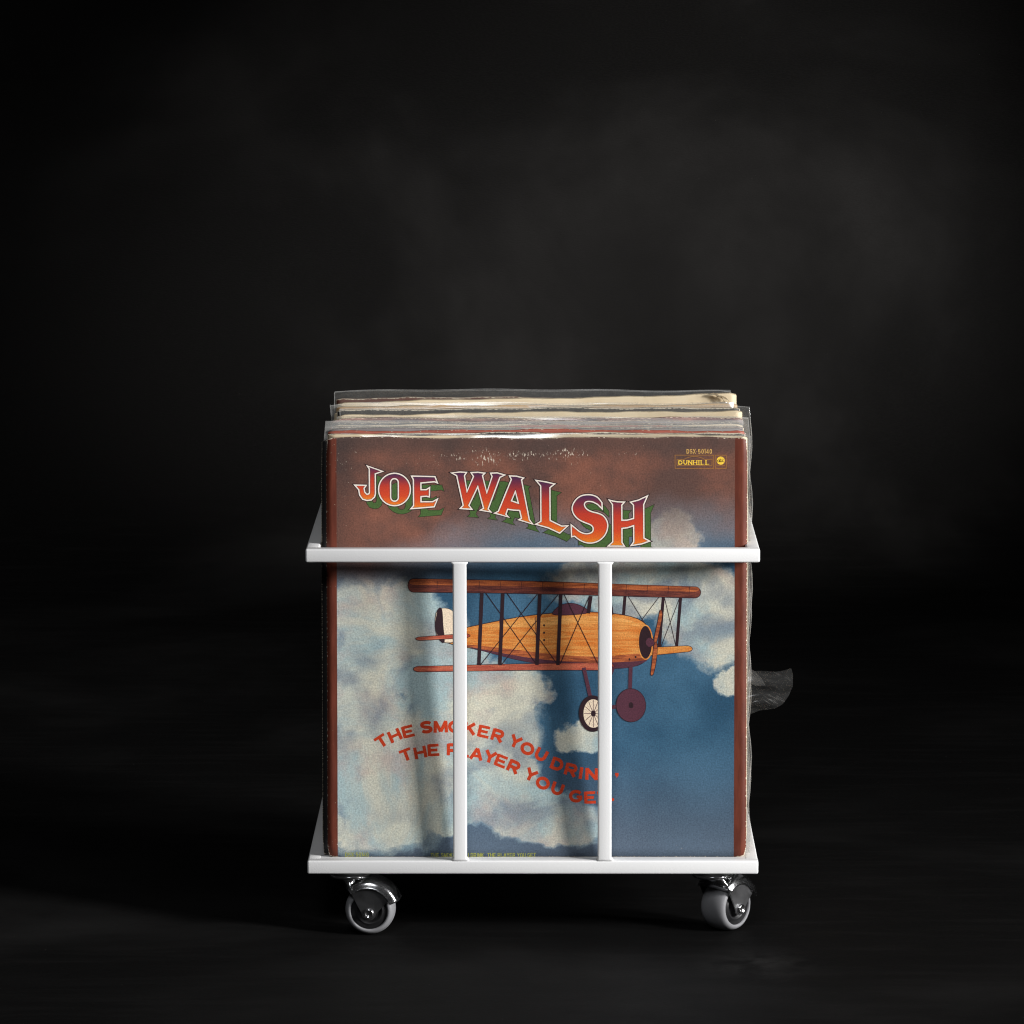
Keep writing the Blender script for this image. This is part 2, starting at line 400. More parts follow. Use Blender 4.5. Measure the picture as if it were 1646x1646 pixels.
def plastic(y0, th, dz, dx, roll, amp, parent, seed, up, wl, wr, mat, sag=.002, bulge_r=None):
    """loose clear outer cover: two sheets joined along the sides, open and a little limp at the top"""
    rnd = random.Random(seed * 13 + 5); ph = [rnd.uniform(0, 6.28) for _ in range(8)]
    bm = bmesh.new(); NS, NV = 60, 30
    def pt(i, j, side):
        s = -1 + 2 * i / NS; t = 1 - j / NV
        if i in (1, NS - 1): s = math.copysign(.9965, s)
        if j == 1: t = 1 - .0018
        zt = ZTOP + dz + roll * s + up + .0006 * math.sin(3 * s + ph[0]) + .0004 * math.sin(11 * s + ph[1]) - .0015 * max(0, abs(s) - .95) / .05 * rnd.random()
        z = ZB + t * (zt - ZB)
        hl, hr = SW / 2 + wl, SW / 2 + wr
        if bulge_r: hr += bulge_r(t)
        x = XC + dx + (s * hr if s > 0 else s * hl)
        loose = max(0, (z - (ZTOP + dz)) / max(up, 1e-4)) if up > 0 else 0
        closef = max(0, 1 - abs(s) ** 14)
        y = stack_y(y0, min(1, max(-1, s)), min(1, t), amp) + (.5 if side else -.5) * (th + .0016) * closef
        y += sag * loose * math.sin(2.3 * s + ph[2] + side) + .0008 * math.sin(7 * s + 6 * t + ph[3])
        if abs(s) > .96: y += .002 * math.sin(40 * t + ph[4]) * (abs(s) - .96) / .04; x += .0012 * math.sin(31 * t + ph[5]) * (abs(s) - .96) / .04
        return Vector((x, y, z))
    G = [[[bm.verts.new(pt(i, j, k)) for i in range(NS + 1)] for j in range(NV + 1)] for k in (0, 1)]
    for k in (0, 1):
        for j in range(NV):
            for i in range(NS):
                f = (G[k][j][i], G[k][j + 1][i], G[k][j + 1][i + 1], G[k][j][i + 1])
                fc = bm.faces.new(f if k == 0 else f[::-1])
                fc.material_index = 1 if (j == 0 or i in (0, NS - 1)) else 0
    bmesh.ops.remove_doubles(bm, verts=bm.verts, dist=1e-6)
    return from_bm('plastic_cover', bm, [mat, MAT_POLY_RIM], parent, True)

# --- front album: painted sky (procedural) with a plain generic biplane and the printed lettering
def mat_album():
    n = NT('album_front_print'); u0, v0 = n.uv()
    pv = n.xyz(u0, v0)
    wob = n.n('ShaderNodeTexNoise'); n.put(wob.inputs['Vector'], pv); wob.inputs['Scale'].default_value = 7; wob.inputs['Detail'].default_value = 6; wob.inputs['Roughness'].default_value = .6
    wc = n.sep(wob.outputs['Color'])
    u = n.M('ADD', u0, n.M('MULTIPLY', n.M('SUBTRACT', wc[0], .5), .14)); v = n.M('ADD', v0, n.M('MULTIPLY', n.M('SUBTRACT', wc[1], .5), .14))
    def blob(cx, cy, rx, ry):
        a = n.M('DIVIDE', n.M('SUBTRACT', u, cx), rx); b = n.M('DIVIDE', n.M('SUBTRACT', v, cy), ry)
        return n.ss(n.M('SQRT', n.M('ADD', n.M('MULTIPLY', a, a), n.M('MULTIPLY', b, b))), .25, 1.0, 1.0, 0.0)
    def union(bl):
        r = None
        for b in bl: r = blob(*b) if r is None else n.M('MAXIMUM', r, blob(*b))
        return r
    clouds = union([(.06, .52, .22, .24), (.18, .46, .18, .15), (.14, .80, .30, .27), (.36, .68, .22, .17), (.40, .82, .16, .10), (.50, .90, .20, .09), (.30, .90, .16, .07),
                    (.70, .35, .27, .10), (.90, .42, .18, .15), (.60, .72, .07, .05), (.48, .60, .09, .08), (.82, .25, .09, .09), (.26, .56, .16, .15), (.97, .57, .08, .05)])
    fb = n.noise(pv, 10, 7, .62, .4)
    up_ = n.noise(n.xyz(u0, n.M('SUBTRACT', v0, .014)), 7, 4, .5, .4); dn_ = n.noise(n.xyz(u0, n.M('ADD', v0, .014)), 7, 4, .5, .4)
    relief = n.ss(n.M('SUBTRACT', up_, dn_), -.10, .13)
    cm = n.ss(n.M('ADD', clouds, n.M('MULTIPLY', n.M('SUBTRACT', fb, .5), .80)), .18, .44)
    # colours of the print
    sky = n.mix(n.ss(n.noise(pv, 4, 4, .5), .3, .7), srgb(40, 74, 98, 1.15), srgb(66, 104, 130, 1.15))
    sky = n.mix(n.ss(v0, .70, 1.0, 0, .75), sky, srgb(84, 92, 104, 1.2))
    tone = n.noise(pv, 5.5, 6, .6, .8)
    cl = n.mix(n.ss(tone, .38, .62), srgb(186, 184, 168, 1.25), srgb(146, 166, 168, 1.25))
    cl = n.mix(n.ss(n.noise(n.xyz(n.M('ADD', u0, 3.1), v0), 6, 5, .6), .50, .68, 0, .6), cl, srgb(176, 152, 142, 1.2))
    cl = n.mix(n.ss(n.noise(n.xyz(u0, n.M('ADD', v0, 5.7)), 8, 6, .65, .6), .55, .74, 0, .75), cl, srgb(92, 112, 132, 1.2))
    cl = n.mix(n.M('MULTIPLY', relief, n.ss(n.noise(n.xyz(n.M('ADD', u0, 1.7), v0), 4, 3, .5), .38, .62, .1, .75)), cl, srgb(108, 118, 130, 1.2))
    rim = n.M('MULTIPLY', cm, n.M('SUBTRACT', 1, cm))
    c = n.mix(cm, sky, cl)
    c = n.mix(n.M('MULTIPLY', rim, 1.6, clamp=True), c, srgb(96, 128, 146, 1.2))
    # brown dusk at the top, lower on the left
    bt = n.M('ADD', n.M('SUBTRACT', v0, n.ss(u0, .05, .50, .12, 0)), n.M('MULTIPLY', n.M('SUBTRACT', wc[2], .5), .10))
    kb = n.ss(bt, .12, .255, 1, 0)
    brown = n.mix(n.ss(n.noise(n.xyz(n.M('ADD', u0, 9), v0), 4.5, 5, .6), .35, .65), srgb(84, 62, 56, 1.25), srgb(128, 82, 66, 1.25))
    brown = n.mix(n.ss(v0, .015, .06, .65, 0), brown, srgb(66, 56, 53, 1.2))
    brown = n.mix(n.ss(u0, .02, .12, .65, 0), brown, srgb(58, 48, 46, 1.2))
    c = n.mix(n.M('MULTIPLY', n.ss(bt, .16, .33, 1, 0), .55), c, srgb(136, 124, 116, 1.2))
    c = n.mix(kb, c, brown)
    # ground-in print grain
    g = n.noise(pv, 260, 3, .75); g2 = n.noise(n.xyz(n.M('MULTIPLY', u0, 520), n.M('MULTIPLY', v0, 60)), 1, 2, .5)
    gr = n.M('ADD', n.ss(g, .25, .75, .72, 1.26), n.ss(g2, .25, .75, -.07, .07))
    x = n.n('ShaderNodeMix', data_type='RGBA', blend_type='MULTIPLY'); x.inputs[0].default_value = 1
    n.put(x.inputs[6], c); n.put(x.inputs[7], n.xyz(gr, gr, gr)); c = x.outputs[2]
    # brown-red border strips at left and right
    st = n.mix(n.ss(n.noise(n.xyz(n.M('MULTIPLY', u0, 60), n.M('MULTIPLY', v0, 9)), 1, 5, .6), .3, .7), srgb(92, 44, 32, .95), srgb(116, 58, 42, .95))
    ml = n.ss(u0, .0235, .0250, 1, 0); mr = n.ss(u0, .9700, .9712)
    c = n.mix(n.M('MAXIMUM', ml, mr), c, st)
    # wear: rubbed edges, scuffs near the top, ring of specks
    e = n.M('MINIMUM', n.M('MINIMUM', u0, n.M('SUBTRACT', 1, u0)), n.M('MINIMUM', v0, n.M('SUBTRACT', 1, v0)))
    w1 = n.noise(pv, 140, 5, .7)
    cr = n.M('SQRT', n.M('ADD', n.M('POWER', n.M('MINIMUM', u0, n.M('SUBTRACT', 1, u0)), 2), n.M('POWER', n.M('MINIMUM', v0, n.M('SUBTRACT', 1, v0)), 2)))
    w1 = n.M('ADD', w1, n.ss(cr, .004, .035, .16, 0))
    wear = n.ss(n.M('ADD', w1, n.ss(e, 0, .0045, .12, -.25)), .64, .70)
    a = n.M('DIVIDE', n.M('SUBTRACT', u0, .44), .46); b = n.M('DIVIDE', n.M('SUBTRACT', v0, .045), .042)
    reg = n.ss(n.M('SQRT', n.M('ADD', n.M('MULTIPLY', a, a), n.M('MULTIPLY', b, b))), .05, 1.1, .185, 0)
    reg = n.M('ADD', reg, n.ss(n.noise(n.xyz(n.M('MULTIPLY', u0, 9), n.M('MULTIPLY', v0, 22)), 1, 3, .6), .35, .70, -.10, .07))
    w2 = n.noise(n.xyz(n.M('MULTIPLY', u0, 260), n.M('MULTIPLY', v0, 90)), 1, 4, .65)
    scuff = n.ss(n.M('ADD', w2, reg), .735, .80)
    w3 = n.noise(n.xyz(n.M('MULTIPLY', u0, 120), n.M('MULTIPLY', v0, 90)), 1, 3, .7)
    lf = n.ss(u0, .03, .10, .07, 0)
    speck = n.ss(n.M('ADD', w3, n.M('ADD', lf, n.M('ADD', n.ss(v0, .75, 1, 0, .05), n.ss(v0, .30, .05, 0, .05)))), .765, .80)
    c = n.mix(n.M('MAXIMUM', wear, n.M('MAXIMUM', scuff, n.M('MULTIPLY', speck, .6))), c, (.72, .62, .50))
    n.set(Base_Color=c, Roughness=n.ss(fb, .2, .8, .45, .60), Specular_IOR_Level=.25)
    n.bump(n.M('ADD', n.M('MULTIPLY', g2, .6), n.noise(pv, 60, 4, .6)), .10, .0006)
    return n.m
MAT_ALBUM = mat_album()
Y0 = .0175; TH0 = .0042
album = empty('record_album', (XC, Y0, ZB))
tag(album, 'front album with an orange biplane among clouds under a brown sky', 'record album')
def reparent(o, p):
    o.parent = p; o.matrix_parent_inverse = Matrix.Translation(-Vector(p.location)); return o
board = reparent(slab('cover', Y0, TH0, 0, 0, 0, 1.0, MAT_ALBUM, EDGE['chippedbrown'], None, 0, seg=72), album)

# photo-measured cover coordinates (hundredth-of-a-cover layout units) -> point on the warped cover
def cover_pt(px, py, off):
    v = (py - 707.0) / (1380.0 - 707.0)
    xl = 521.5 + (519.5 - 521.5) * v; xr = 1203.0 + (1196.5 - 1203.0) * v
    u = (px - xl) / (xr - xl)
    s = 2 * u - 1
    z = ZTOP - v * (ZTOP - .0560); t = (z - ZB) / (ZTOP - ZB)
    return Vector((XC + s * SW / 2, stack_y(Y0, s, t, 1.0) - TH0 / 2 - off, z)), u, v

class Print:
    """flat print laid on the cover: polygons given in cover layout units"""
    def __init__(s): s.bm = bmesh.new(); s.lay = s.bm.faces.layers.float.new('off'); s.uv = s.bm.loops.layers.uv.new('UVMap'); s.gr = s.bm.loops.layers.uv.new('grad')
    def tri(s, pts, tris, off, mi, gy):
        vs = [s.bm.verts.new((p[0], p[1], 0)) for p in pts]
        for t in tris:
            try: f = s.bm.faces.new([vs[k] for k in t])
            except ValueError: continue
            f[s.lay] = off; f.material_index = mi
            for l in f.loops:
                co = l.vert.co; l[s.gr].uv = (0, (co.y - gy[0]) / (gy[1] - gy[0]) if gy else 0)
    def fill(s, loops, off, mi=0, gy=None):
        if loops and not isinstance(loops[0][0], (tuple, list)): loops = [loops]
        pts = [p for lp in loops for p in lp]
        tris = tessellate_polygon([[Vector((p[0], p[1], 0)) for p in lp] for lp in loops])
        s.tri(pts, tris, off, mi, gy)
    def ribbon(s, pts, w, off, mi=0, closed=False, gy=None, inner=None):
        a = offset_line(pts, w / 2 if inner is None else w, closed); b = offset_line(pts, -w / 2 if inner is None else inner, closed)
        n = len(pts); P = a + b; T = []
        for i in range(n if closed else n - 1):
            j = (i + 1) % n; T.append((i, j, n + j)); T.append((i, n + j, n + i))
        s.tri(P, T, off, mi, gy)
    def build(s, name, mats, parent):
        bm = s.bm
        for ax, lo, hi, st in ((0, 500, 1220, 12), (1, 690, 1400, 14)):
            for k in range(lo, hi, st):
                co = [0, 0, 0]; no = [0, 0, 0]; co[ax] = k; no[ax] = 1
                g = bm.verts[:] + bm.edges[:] + bm.faces[:]
                if g: bmesh.ops.bisect_plane(bm, geom=g, plane_co=co, plane_no=no, dist=1e-5)
        # vertices of different layers are never shared: map by face
        done = {}
        for f in bm.faces:
            for l in f.loops:
                p, u, v = cover_pt(done.get(l.vert.index, l.vert.co).x, done.get(l.vert.index, l.vert.co).y, f[s.lay]) if l.vert.index in done and l.vert.index >= 0 and False else cover_pt(l.vert.co.x, l.vert.co.y, f[s.lay])
                l[s.uv].uv = (u, v)
        pos = {}
        for f in bm.faces:
            for vtx in f.verts:
                if vtx not in pos: pos[vtx] = cover_pt(vtx.co.x, vtx.co.y, f[s.lay])[0]
        for vtx, p in pos.items(): vtx.co = p
        for f in bm.faces:
            f.normal_update()
            if f.normal.y > 0: f.normal_flip()
        o = from_bm(name, bm, mats, None)
        return reparent(o, parent)
def offset_line(pts, d, closed):
    n = len(pts); out = []
    for i in range(n):
        p = Vector(pts[i]).to_2d()
        a = Vector(pts[i - 1]).to_2d() if (closed or i > 0) else None
        b = Vector(pts[(i + 1) % n]).to_2d() if (closed or i < n - 1) else None
        d1 = (p - a).normalized() if a is not None and (p - a).length > 1e-9 else None
        d2 = (b - p).normalized() if b is not None and (b - p).length > 1e-9 else None
        if d1 is None: d1 = d2
        if d2 is None: d2 = d1
        n1 = Vector((d1.y, -d1.x)); n2 = Vector((d2.y, -d2.x)); m = n1 + n2
        if m.length < 1e-4: m = n1
        m.normalize(); k = d / max(.38, m.dot(n1))
        out.append((p.x + m.x * k, p.y + m.y * k))
    return out
def spline(pts, sub=4, closed=True):
    """Catmull-Rom through the points"""
    n = len(pts); out = []
    for i in range(n if closed else n - 1):
        g = lambda k: Vector(pts[k % n] if closed else pts[max(0, min(n - 1, k))]).to_2d()
        p0, p1, p2, p3 = g(i - 1), g(i), g(i + 1), g(i + 2)
        for k in range(sub):
            t = k / sub
            q = .5 * ((2 * p1) + (p2 - p0) * t + (2 * p0 - 5 * p1 + 4 * p2 - p3) * t * t + (3 * p1 - p0 - 3 * p2 + p3) * t ** 3)
            out.append((q.x, q.y))
    if not closed: out.append(tuple(pts[-1]))
    return out
def ell(cx, cy, rx, ry, n=40, rot=0.0):
    c, s_ = math.cos(rot), math.sin(rot)
    return [(cx + rx * math.cos(t) * c - ry * math.sin(t) * s_, cy + rx * math.cos(t) * s_ + ry * math.sin(t) * c) for t in (2 * math.pi * k / n for k in range(n))]

def mat_ink(name, col, vary=.25, k=1.2, streak=None, wearable=True):
    n = NT(name); u, v = n.uv(); p = n.xyz(u, v)
    c = srgb(*col, k)
    g = n.noise(p, 300, 2, .6)
    if streak:
        w = n.noise(n.xyz(n.M('MULTIPLY', u, 14), n.M('MULTIPLY', v, 150)), 1, 4, .65, .6); c = n.mix(n.ss(w, .36, .64), c, srgb(*streak, k))
    x = n.ss(g, .2, .8, 1 - vary, 1 + vary)
    m = n.n('ShaderNodeMix', data_type='RGBA', blend_type='MULTIPLY'); m.inputs[0].default_value = 1
    n.put(m.inputs[6], c); n.put(m.inputs[7], n.xyz(x, x, x)); c = m.outputs[2]
    if wearable:
        sp = n.noise(n.xyz(n.M('MULTIPLY', u, 120), n.M('MULTIPLY', v, 90)), 1, 3, .7)
        c = n.mix(n.ss(sp, .775, .81, 0, .6), c, (.72, .62, .50))
    n.set(Base_Color=c, Roughness=.52, Specular_IOR_Level=.25); return n.m
def mat_title_fill():
    n = NT('title_gradient_ink'); gx, gy = n.uv('grad'); u, v = n.uv()
    r = n.n('ShaderNodeValToRGB'); n.put(r.inputs[0], gy); e = r.color_ramp.elements
    e[0].position = .05; e[0].color = (*srgb(80, 38, 74, 1.0), 1); e[1].position = 1.0; e[1].color = (*srgb(236, 140, 34, 1.0), 1)
    for p, c in ((.22, (140, 48, 58)), (.40, (196, 58, 38)), (.70, (216, 72, 32)), (.88, (230, 104, 30))):
        q = e.new(p); q.color = (*srgb(*c, .95), 1)
    g = n.noise(n.xyz(u, v), 300, 2, .6); x = n.ss(g, .2, .8, .85, 1.12)
    m = n.n('ShaderNodeMix', data_type='RGBA', blend_type='MULTIPLY'); m.inputs[0].default_value = 1
    n.put(m.inputs[6], r.outputs[0]); n.put(m.inputs[7], n.xyz(x, x, x))
    n.set(Base_Color=m.outputs[2], Roughness=.5); return n.m

# the big title
def z_(pts, ox, oy, k): return [(ox + x / k, oy + y / k) for x, y in pts]
K1, K3 = 10.2875, 13.717
slot = [(735 + 64 * math.cos(R(a)), 395 + 64 * math.sin(R(a))) for a in range(180, 361, 20)] + [(735 + 64 * math.cos(R(a)), 640 + 64 * math.sin(R(a))) for a in range(0, 181, 20)]
GL = [
    [z_([(285, 120), (540, 210), (418, 250), (418, 580), (402, 635), (350, 680), (280, 690), (205, 668), (155, 600), (140, 510), (75, 435), (265, 440), (230, 490), (240, 550), (275, 588), (305, 582), (318, 560), (318, 170)], 560, 740, K1)],
    [z_(ell(735, 510, 265, 268, 48), 560, 740, K1), z_(slot, 560, 740, K1)],
    [z_([(1020, 290), (1410, 300), (1450, 405), (1400, 385), (1175, 405), (1175, 515), (1265, 515), (1320, 480), (1315, 635), (1265, 625), (1175, 630), (1175, 715), (1370, 715), (1450, 670), (1395, 800), (1005, 830), (1050, 780), (1050, 350)], 560, 740, K1)],
    [z_([(40, 240), (180, 225), (290, 232), (255, 285), (295, 550), (405, 300), (365, 235), (480, 230), (595, 245), (555, 285), (625, 570), (715, 300), (690, 245), (800, 240), (925, 275), (845, 315), (645, 840), (690, 890), (515, 860), (570, 830), (475, 470), (325, 780), (375, 845), (180, 830), (230, 780), (125, 285)], 720, 740, K1)],
    [z_([(1005, 290), (1120, 295), (1240, 325), (1205, 355), (1330, 1020), (1385, 1090), (1155, 1020), (1200, 995), (1170, 865), (1070, 860), (970, 845), (940, 930), (985, 975), (755, 910), (815, 880), (1035, 350)], 720, 740, K1), z_([(1100, 550), (1150, 745), (1035, 705)], 720, 740, K1)],
    [z_([(280, 210), (500, 245), (695, 290), (590, 370), (590, 1100), (850, 1225), (985, 1215), (800, 1380), (550, 1265), (270, 1185), (385, 1120), (385, 335)], 840, 760, K3)],
    [z_([(695, 425)] + spline([(690, 320), (620, 235), (530, 195), (430, 190), (330, 215), (250, 280), (200, 370), (195, 450), (230, 530), (300, 600), (400, 650), (500, 690), (540, 740), (530, 800), (480, 830), (400, 835), (320, 805), (250, 750), (175, 690)], 3, False)
        + [(180, 890)] + spline([(230, 880), (320, 945), (420, 985), (520, 990), (620, 960), (710, 890), (765, 800), (785, 690), (760, 600), (700, 530), (620, 495), (520, 470), (440, 430), (400, 370), (410, 320), (460, 300), (540, 310), (620, 350)], 3, False), 900, 780, K1)],
    [z_([(810, 275), (880, 295), (950, 305), (1065, 310), (1020, 360), (1020, 610), (1100, 610), (1215, 580), (1215, 360), (1165, 310), (1300, 275), (1450, 205), (1385, 350), (1385, 905), (1480, 955), (1350, 1000), (1170, 1030), (1215, 970), (1215, 700), (1110, 735), (1020, 745), (1020, 980), (1060, 1040), (790, 1040), (865, 970), (865, 350)], 900, 780, K1)],
]
T = Print(); o_ = .00004
for gi, loops in enumerate(GL):
    lo = min(p[1] for p in loops[0]); hi = max(p[1] for p in loops[0]); b = gi * .000002
    sh = [[(x + 11.2, y + 13.6) for x, y in lp] for lp in loops]
    T.fill(sh, o_ + b, 0)
    for lp in sh: T.ribbon(lp, .7, o_ + .00002 + b, 1, True)
    for lp in loops: T.ribbon(lp, 4.6, o_ + .00004 + b, 1, True)
    T.fill(loops, o_ + .00006 + b, 2, (lo, hi))
    for lp in loops: T.ribbon(lp, 3.1, o_ + .00008 + b, 1, True)
    for lp in loops: T.ribbon(lp, 2.1, o_ + .00010 + b, 3, True)
T.build('title_lettering', [mat_ink('green_ink', (66, 92, 48)), mat_ink('dark_ink', (40, 24, 26)), mat_title_fill(), mat_ink('white_ink', (238, 226, 214), .08, 1.0)], album)

# stroke letters: polylines in a unit box, y down
def arc(cx, cy, rx, ry, a0, a1, n=12): return [(cx + rx * math.cos(R(a0 + (a1 - a0) * k / n)), cy + ry * math.sin(R(a0 + (a1 - a0) * k / n))) for k in range(n + 1)]
ST = {
    'T': [[(0, .1), (1, .1)], [(.5, .1), (.5, 1)]], 'H': [[(.1, 0), (.1, 1)], [(.9, 0), (.9, 1)], [(.1, .5), (.9, .5)]],
    'E': [[(.12, 0), (.12, 1)], [(.12, .1), (.94, .1)], [(.12, .5), (.82, .5)], [(.12, .9), (.97, .9)]],
    'S': [arc(.5, .29, .38, .19, -20, -180, 8)[:-1] + arc(.5, .29, .38, .2, 180, 100, 5) + arc(.5, .71, .38, .2, -80, 0, 5) + arc(.5, .71, .38, .19, 0, 160, 8)],
    'M': [[(.06, 1), (.1, 0)], [(.1, .04), (.5, .92)], [(.5, .92), (.9, .04)], [(.9, 0), (.94, 1)]],
    'O': [arc(.5, .5, .42, .4, 0, 360, 26)], 'K': [[(.1, 0), (.1, 1)], [(.12, .62), (.86, .02)], [(.4, .42), (.92, .98)]],
    'R': [[(.1, 0), (.1, 1)], [(.1, .1), (.58, .1)] + arc(.62, .33, .24, .23, -90, 90, 8) + [(.1, .56)], [(.5, .58), (.92, 1)]],
    'Y': [[(.06, .02), (.5, .52)], [(.94, .02), (.5, .52)], [(.5, .5), (.5, 1)]],
    'U': [[(.12, 0), (.12, .55)] + arc(.5, .55, .38, .36, 180, 0, 12) + [(.88, 0)]],
    'D': [[(.1, 0), (.1, 1)], [(.1, .1), (.45, .1)] + arc(.48, .5, .4, .4, -90, 90, 12) + [(.1, .9)]],
    'I': [[(.5, 0), (.5, 1)]], 'N': [[(.1, 1), (.1, 0)], [(.1, .06), (.9, .94)], [(.9, 1), (.9, 0)]],
    'P': [[(.1, 0), (.1, 1)], [(.1, .1), (.58, .1)] + arc(.62, .34, .26, .24, -90, 90, 8) + [(.1, .58)]],
    'L': [[(.12, 0), (.12, 1)], [(.12, .9), (.92, .9)]], 'A': [[(.04, 1), (.5, .03)], [(.5, .03), (.96, 1)], [(.22, .68), (.78, .68)]],
    'G': [arc(.5, .5, .42, .4, -35, -325, 20) + [(.88, .56)], [(.55, .56), (.98, .56)]],
    'X': [[(.05, 0), (.95, 1)], [(.95, 0), (.05, 1)]], '-': [[(.2, .55), (.8, .55)]],
    '5': [[(.85, .08), (.22, .08), (.16, .5)] + arc(.48, .66, .36, .26, -140, 150, 12)], '0': [arc(.5, .5, .34, .44, 0, 360, 22)],
    '1': [[(.3, .2), (.55, .04), (.55, 1)]], '4': [[(.7, 1), (.7, .05), (.1, .7), (.95, .7)]],
    'W': [[(.0, 0), (.25, .95)], [(.25, .95), (.5, .1)], [(.5, .1), (.75, .95)], [(.75, .95), (1, 0)]],
    ',': [[(.1, .86), (.1, .98), (0, 1.16)]], '.': [[(.1, .82), (.1, 1.0)]],
}
def glyph(pr, ch, cx, cy, w, h, ang, sw, off, mi=0, thin=1.0):
    c, s_ = math.cos(R(-ang)), math.sin(R(-ang))
    for k, st in enumerate(ST[ch]):
        pts = []
        for x, y in st:
            X, Yy = (x - .5) * w, (y - .5) * h; pts.append((cx + X * c - Yy * s_, cy + X * s_ + Yy * c))
        cl = len(st) > 3 and math.hypot(st[0][0] - st[-1][0], st[0][1] - st[-1][1]) < 1e-6
        if cl: pts = pts[:-1]
        horiz = all(abs(st[q][1] - st[q + 1][1]) < .02 for q in range(len(st) - 1))
        pr.ribbon(pts, sw * (thin if horiz else 1), off + k * .000003, mi, cl)
def text(pr, txt, x0, yc, w, h, sp, sw, off, mi=0, narrow=('I', '1', '-', ',', '.')):
    x = x0
    for ch in txt:
        if ch == ' ': x += w * .55; continue
        ww = w * (.45 if ch in narrow else 1); glyph(pr, ch, x + ww / 2, yc, ww if ch not in 'I1' else w, h, 0, sw, off, mi); x += ww + sp
    return x
Q = Print()
L1 = [('T', 607.9, 1195.3, 33), ('H', 629.3, 1186.4, 24), ('E', 651, 1179.8, 14), ('S', 680.6, 1173, 5), ('M', 703.6, 1172.3, 1), ('O', 727, 1172.5, -3), ('K', 751, 1175.8, -9), ('E', 773.7, 1180.8, -13), ('R', 796, 1187.2, -18),
      ('Y', 824.4, 1197.2, -25), ('O', 843.8, 1208.7, -28), ('U', 865.9, 1218.3, -29), ('D', 892, 1234, -22), ('R', 914.4, 1243, -16), ('I', 930.3, 1248, -9), ('N', 947.6, 1249.5, -2), ('K', 969, 1250, 2)]
L2 = [('T', 647.4, 1217.6, 20), ('H', 670.4, 1213.8, 11), ('E', 692, 1210, 3), ('P', 723.5, 1209.3, -1), ('L', 742, 1212, -7), ('A', 761.6, 1216.5, -11), ('Y', 783.3, 1221.5, -18), ('E', 801.3, 1228.5, -22), ('R', 821.8, 1237.6, -25),
      ('Y', 849, 1250.8, -28), ('O', 868.5, 1264.2, -26), ('U', 892, 1273.1, -20), ('G', 922, 1285.2, 0), ('E', 945, 1287.2, 2), ('T', 966, 1286.5, 4)]
for ch, x, y, a in L1 + L2:
    glyph(Q, ch, x, y, 21 if ch in 'MOG' else 19, 19, a, 5.3, .00005, 0, .85)
Q.fill([(985.5, 1247.5), (991, 1247.5), (991, 1252), (987.5, 1256), (988, 1252.5), (985.5, 1252)], .00005)
Q.fill(ell(981.5, 1290.5, 2.6, 2.6, 10), .00005)
Q.build('slogan_lettering', mat_ink('red_orange_ink', (198, 62, 28), k=.95), album)

# label block at top right, line of small print at the foot
G_ = Print()
text(G_, 'DSX-50140', 1104.5, 728.4, 4.2, 7.6, 1.0, .95, .00005, 0)
def frame(pr, x0, y0, x1, y1, w, mi): pr.ribbon([(x0, y0), (x1, y0), (x1, y1), (x0, y1)], w, .00005, mi, True)
frame(G_, 1085.8, 734.5, 1148.2, 755.8, .9, 1); frame(G_, 1150.8, 734.5, 1168.5, 755.8, .9, 1)
arch = [(1089, 741.3), (1100, 741.3)] + [(1100 + 34 * k / 12, 741.3 - 5 * math.sin(math.pi * k / 12) ** 1.0) for k in range(1, 12)] + [(1134, 741.3), (1145.5, 741.3), (1145.5, 751), (1089, 751)]
G_.ribbon(arch, .9, .00005, 1, True)
x = 1091
for ch in 'DUNHILL':
    ww = 3.4 if ch == 'I' else 7.0
    glyph(G_, ch, x + ww / 2, 746.3, 6.6 if ch != 'I' else 6, 6.8, 0, 1.4, .00006, 2, .5)
    if ch in 'UNHIL':     # small slab serifs
        for sx in ((.1, .9) if ch in 'UNH' else ((.5,) if ch == 'I' else (.12,))):
            xx = x + ww / 2 + (sx - .5) * 6.6
            G_.fill([(xx - 1.5, 742.7), (xx + 1.5, 742.7), (xx + 1.5, 743.4), (xx - 1.5, 743.4)], .00008, 2)
            if ch != 'U': G_.fill([(xx - 1.5, 749.2), (xx + 1.5, 749.2), (xx + 1.5, 749.9), (xx - 1.5, 749.9)], .00008, 2)
    x += ww + .9
G_.fill(ell(1159.6, 743.2, 6.5, 6.5, 32), .00006, 2)
G_.ribbon(arc(1156.2, 743.6, 1.7, 1.7, 0, 330, 12), .9, .00009, 3); G_.ribbon([(1157.9, 741.6), (1157.9, 745.4)], .9, .000093, 3)
G_.ribbon(arc(1160.2, 743.6, 1.7, 1.7, 0, 330, 12), .9, .00009, 3); G_.ribbon([(1158.7, 739.8), (1158.7, 745.4)], .9, .000096, 3)
G_.ribbon(arc(1163.6, 743.6, 1.7, 1.7, 50, 310, 12), .9, .00009, 3)
G_.ribbon([(1152.5, 751.2), (1167, 751.2)], .6, .00006, 1)
G_.build('label_block', [mat_ink('pale_gold_ink', (214, 170, 96)), mat_ink('dull_gold_ink', (150, 104, 50)), mat_ink('yellow_ink', (232, 192, 66)), mat_ink('black_ink', (40, 28, 20))], album)
F_ = Print()
text(F_, 'DSX-50140', 548, 1378.6, 4.2, 7, .6, 1.1, .00005)
F_.build('small_print', mat_ink('yellow_green_ink', (128, 130, 62)), album); F_ = Print()
text(F_, 'THE SMOKER YOU DRINK, THE PLAYER YOU GET', 686, 1379.6, 4.1, 7, .75, 1.1, .00005)
F_.build('small_print', mat_ink('yellow_green_ink', (128, 130, 62)), album)

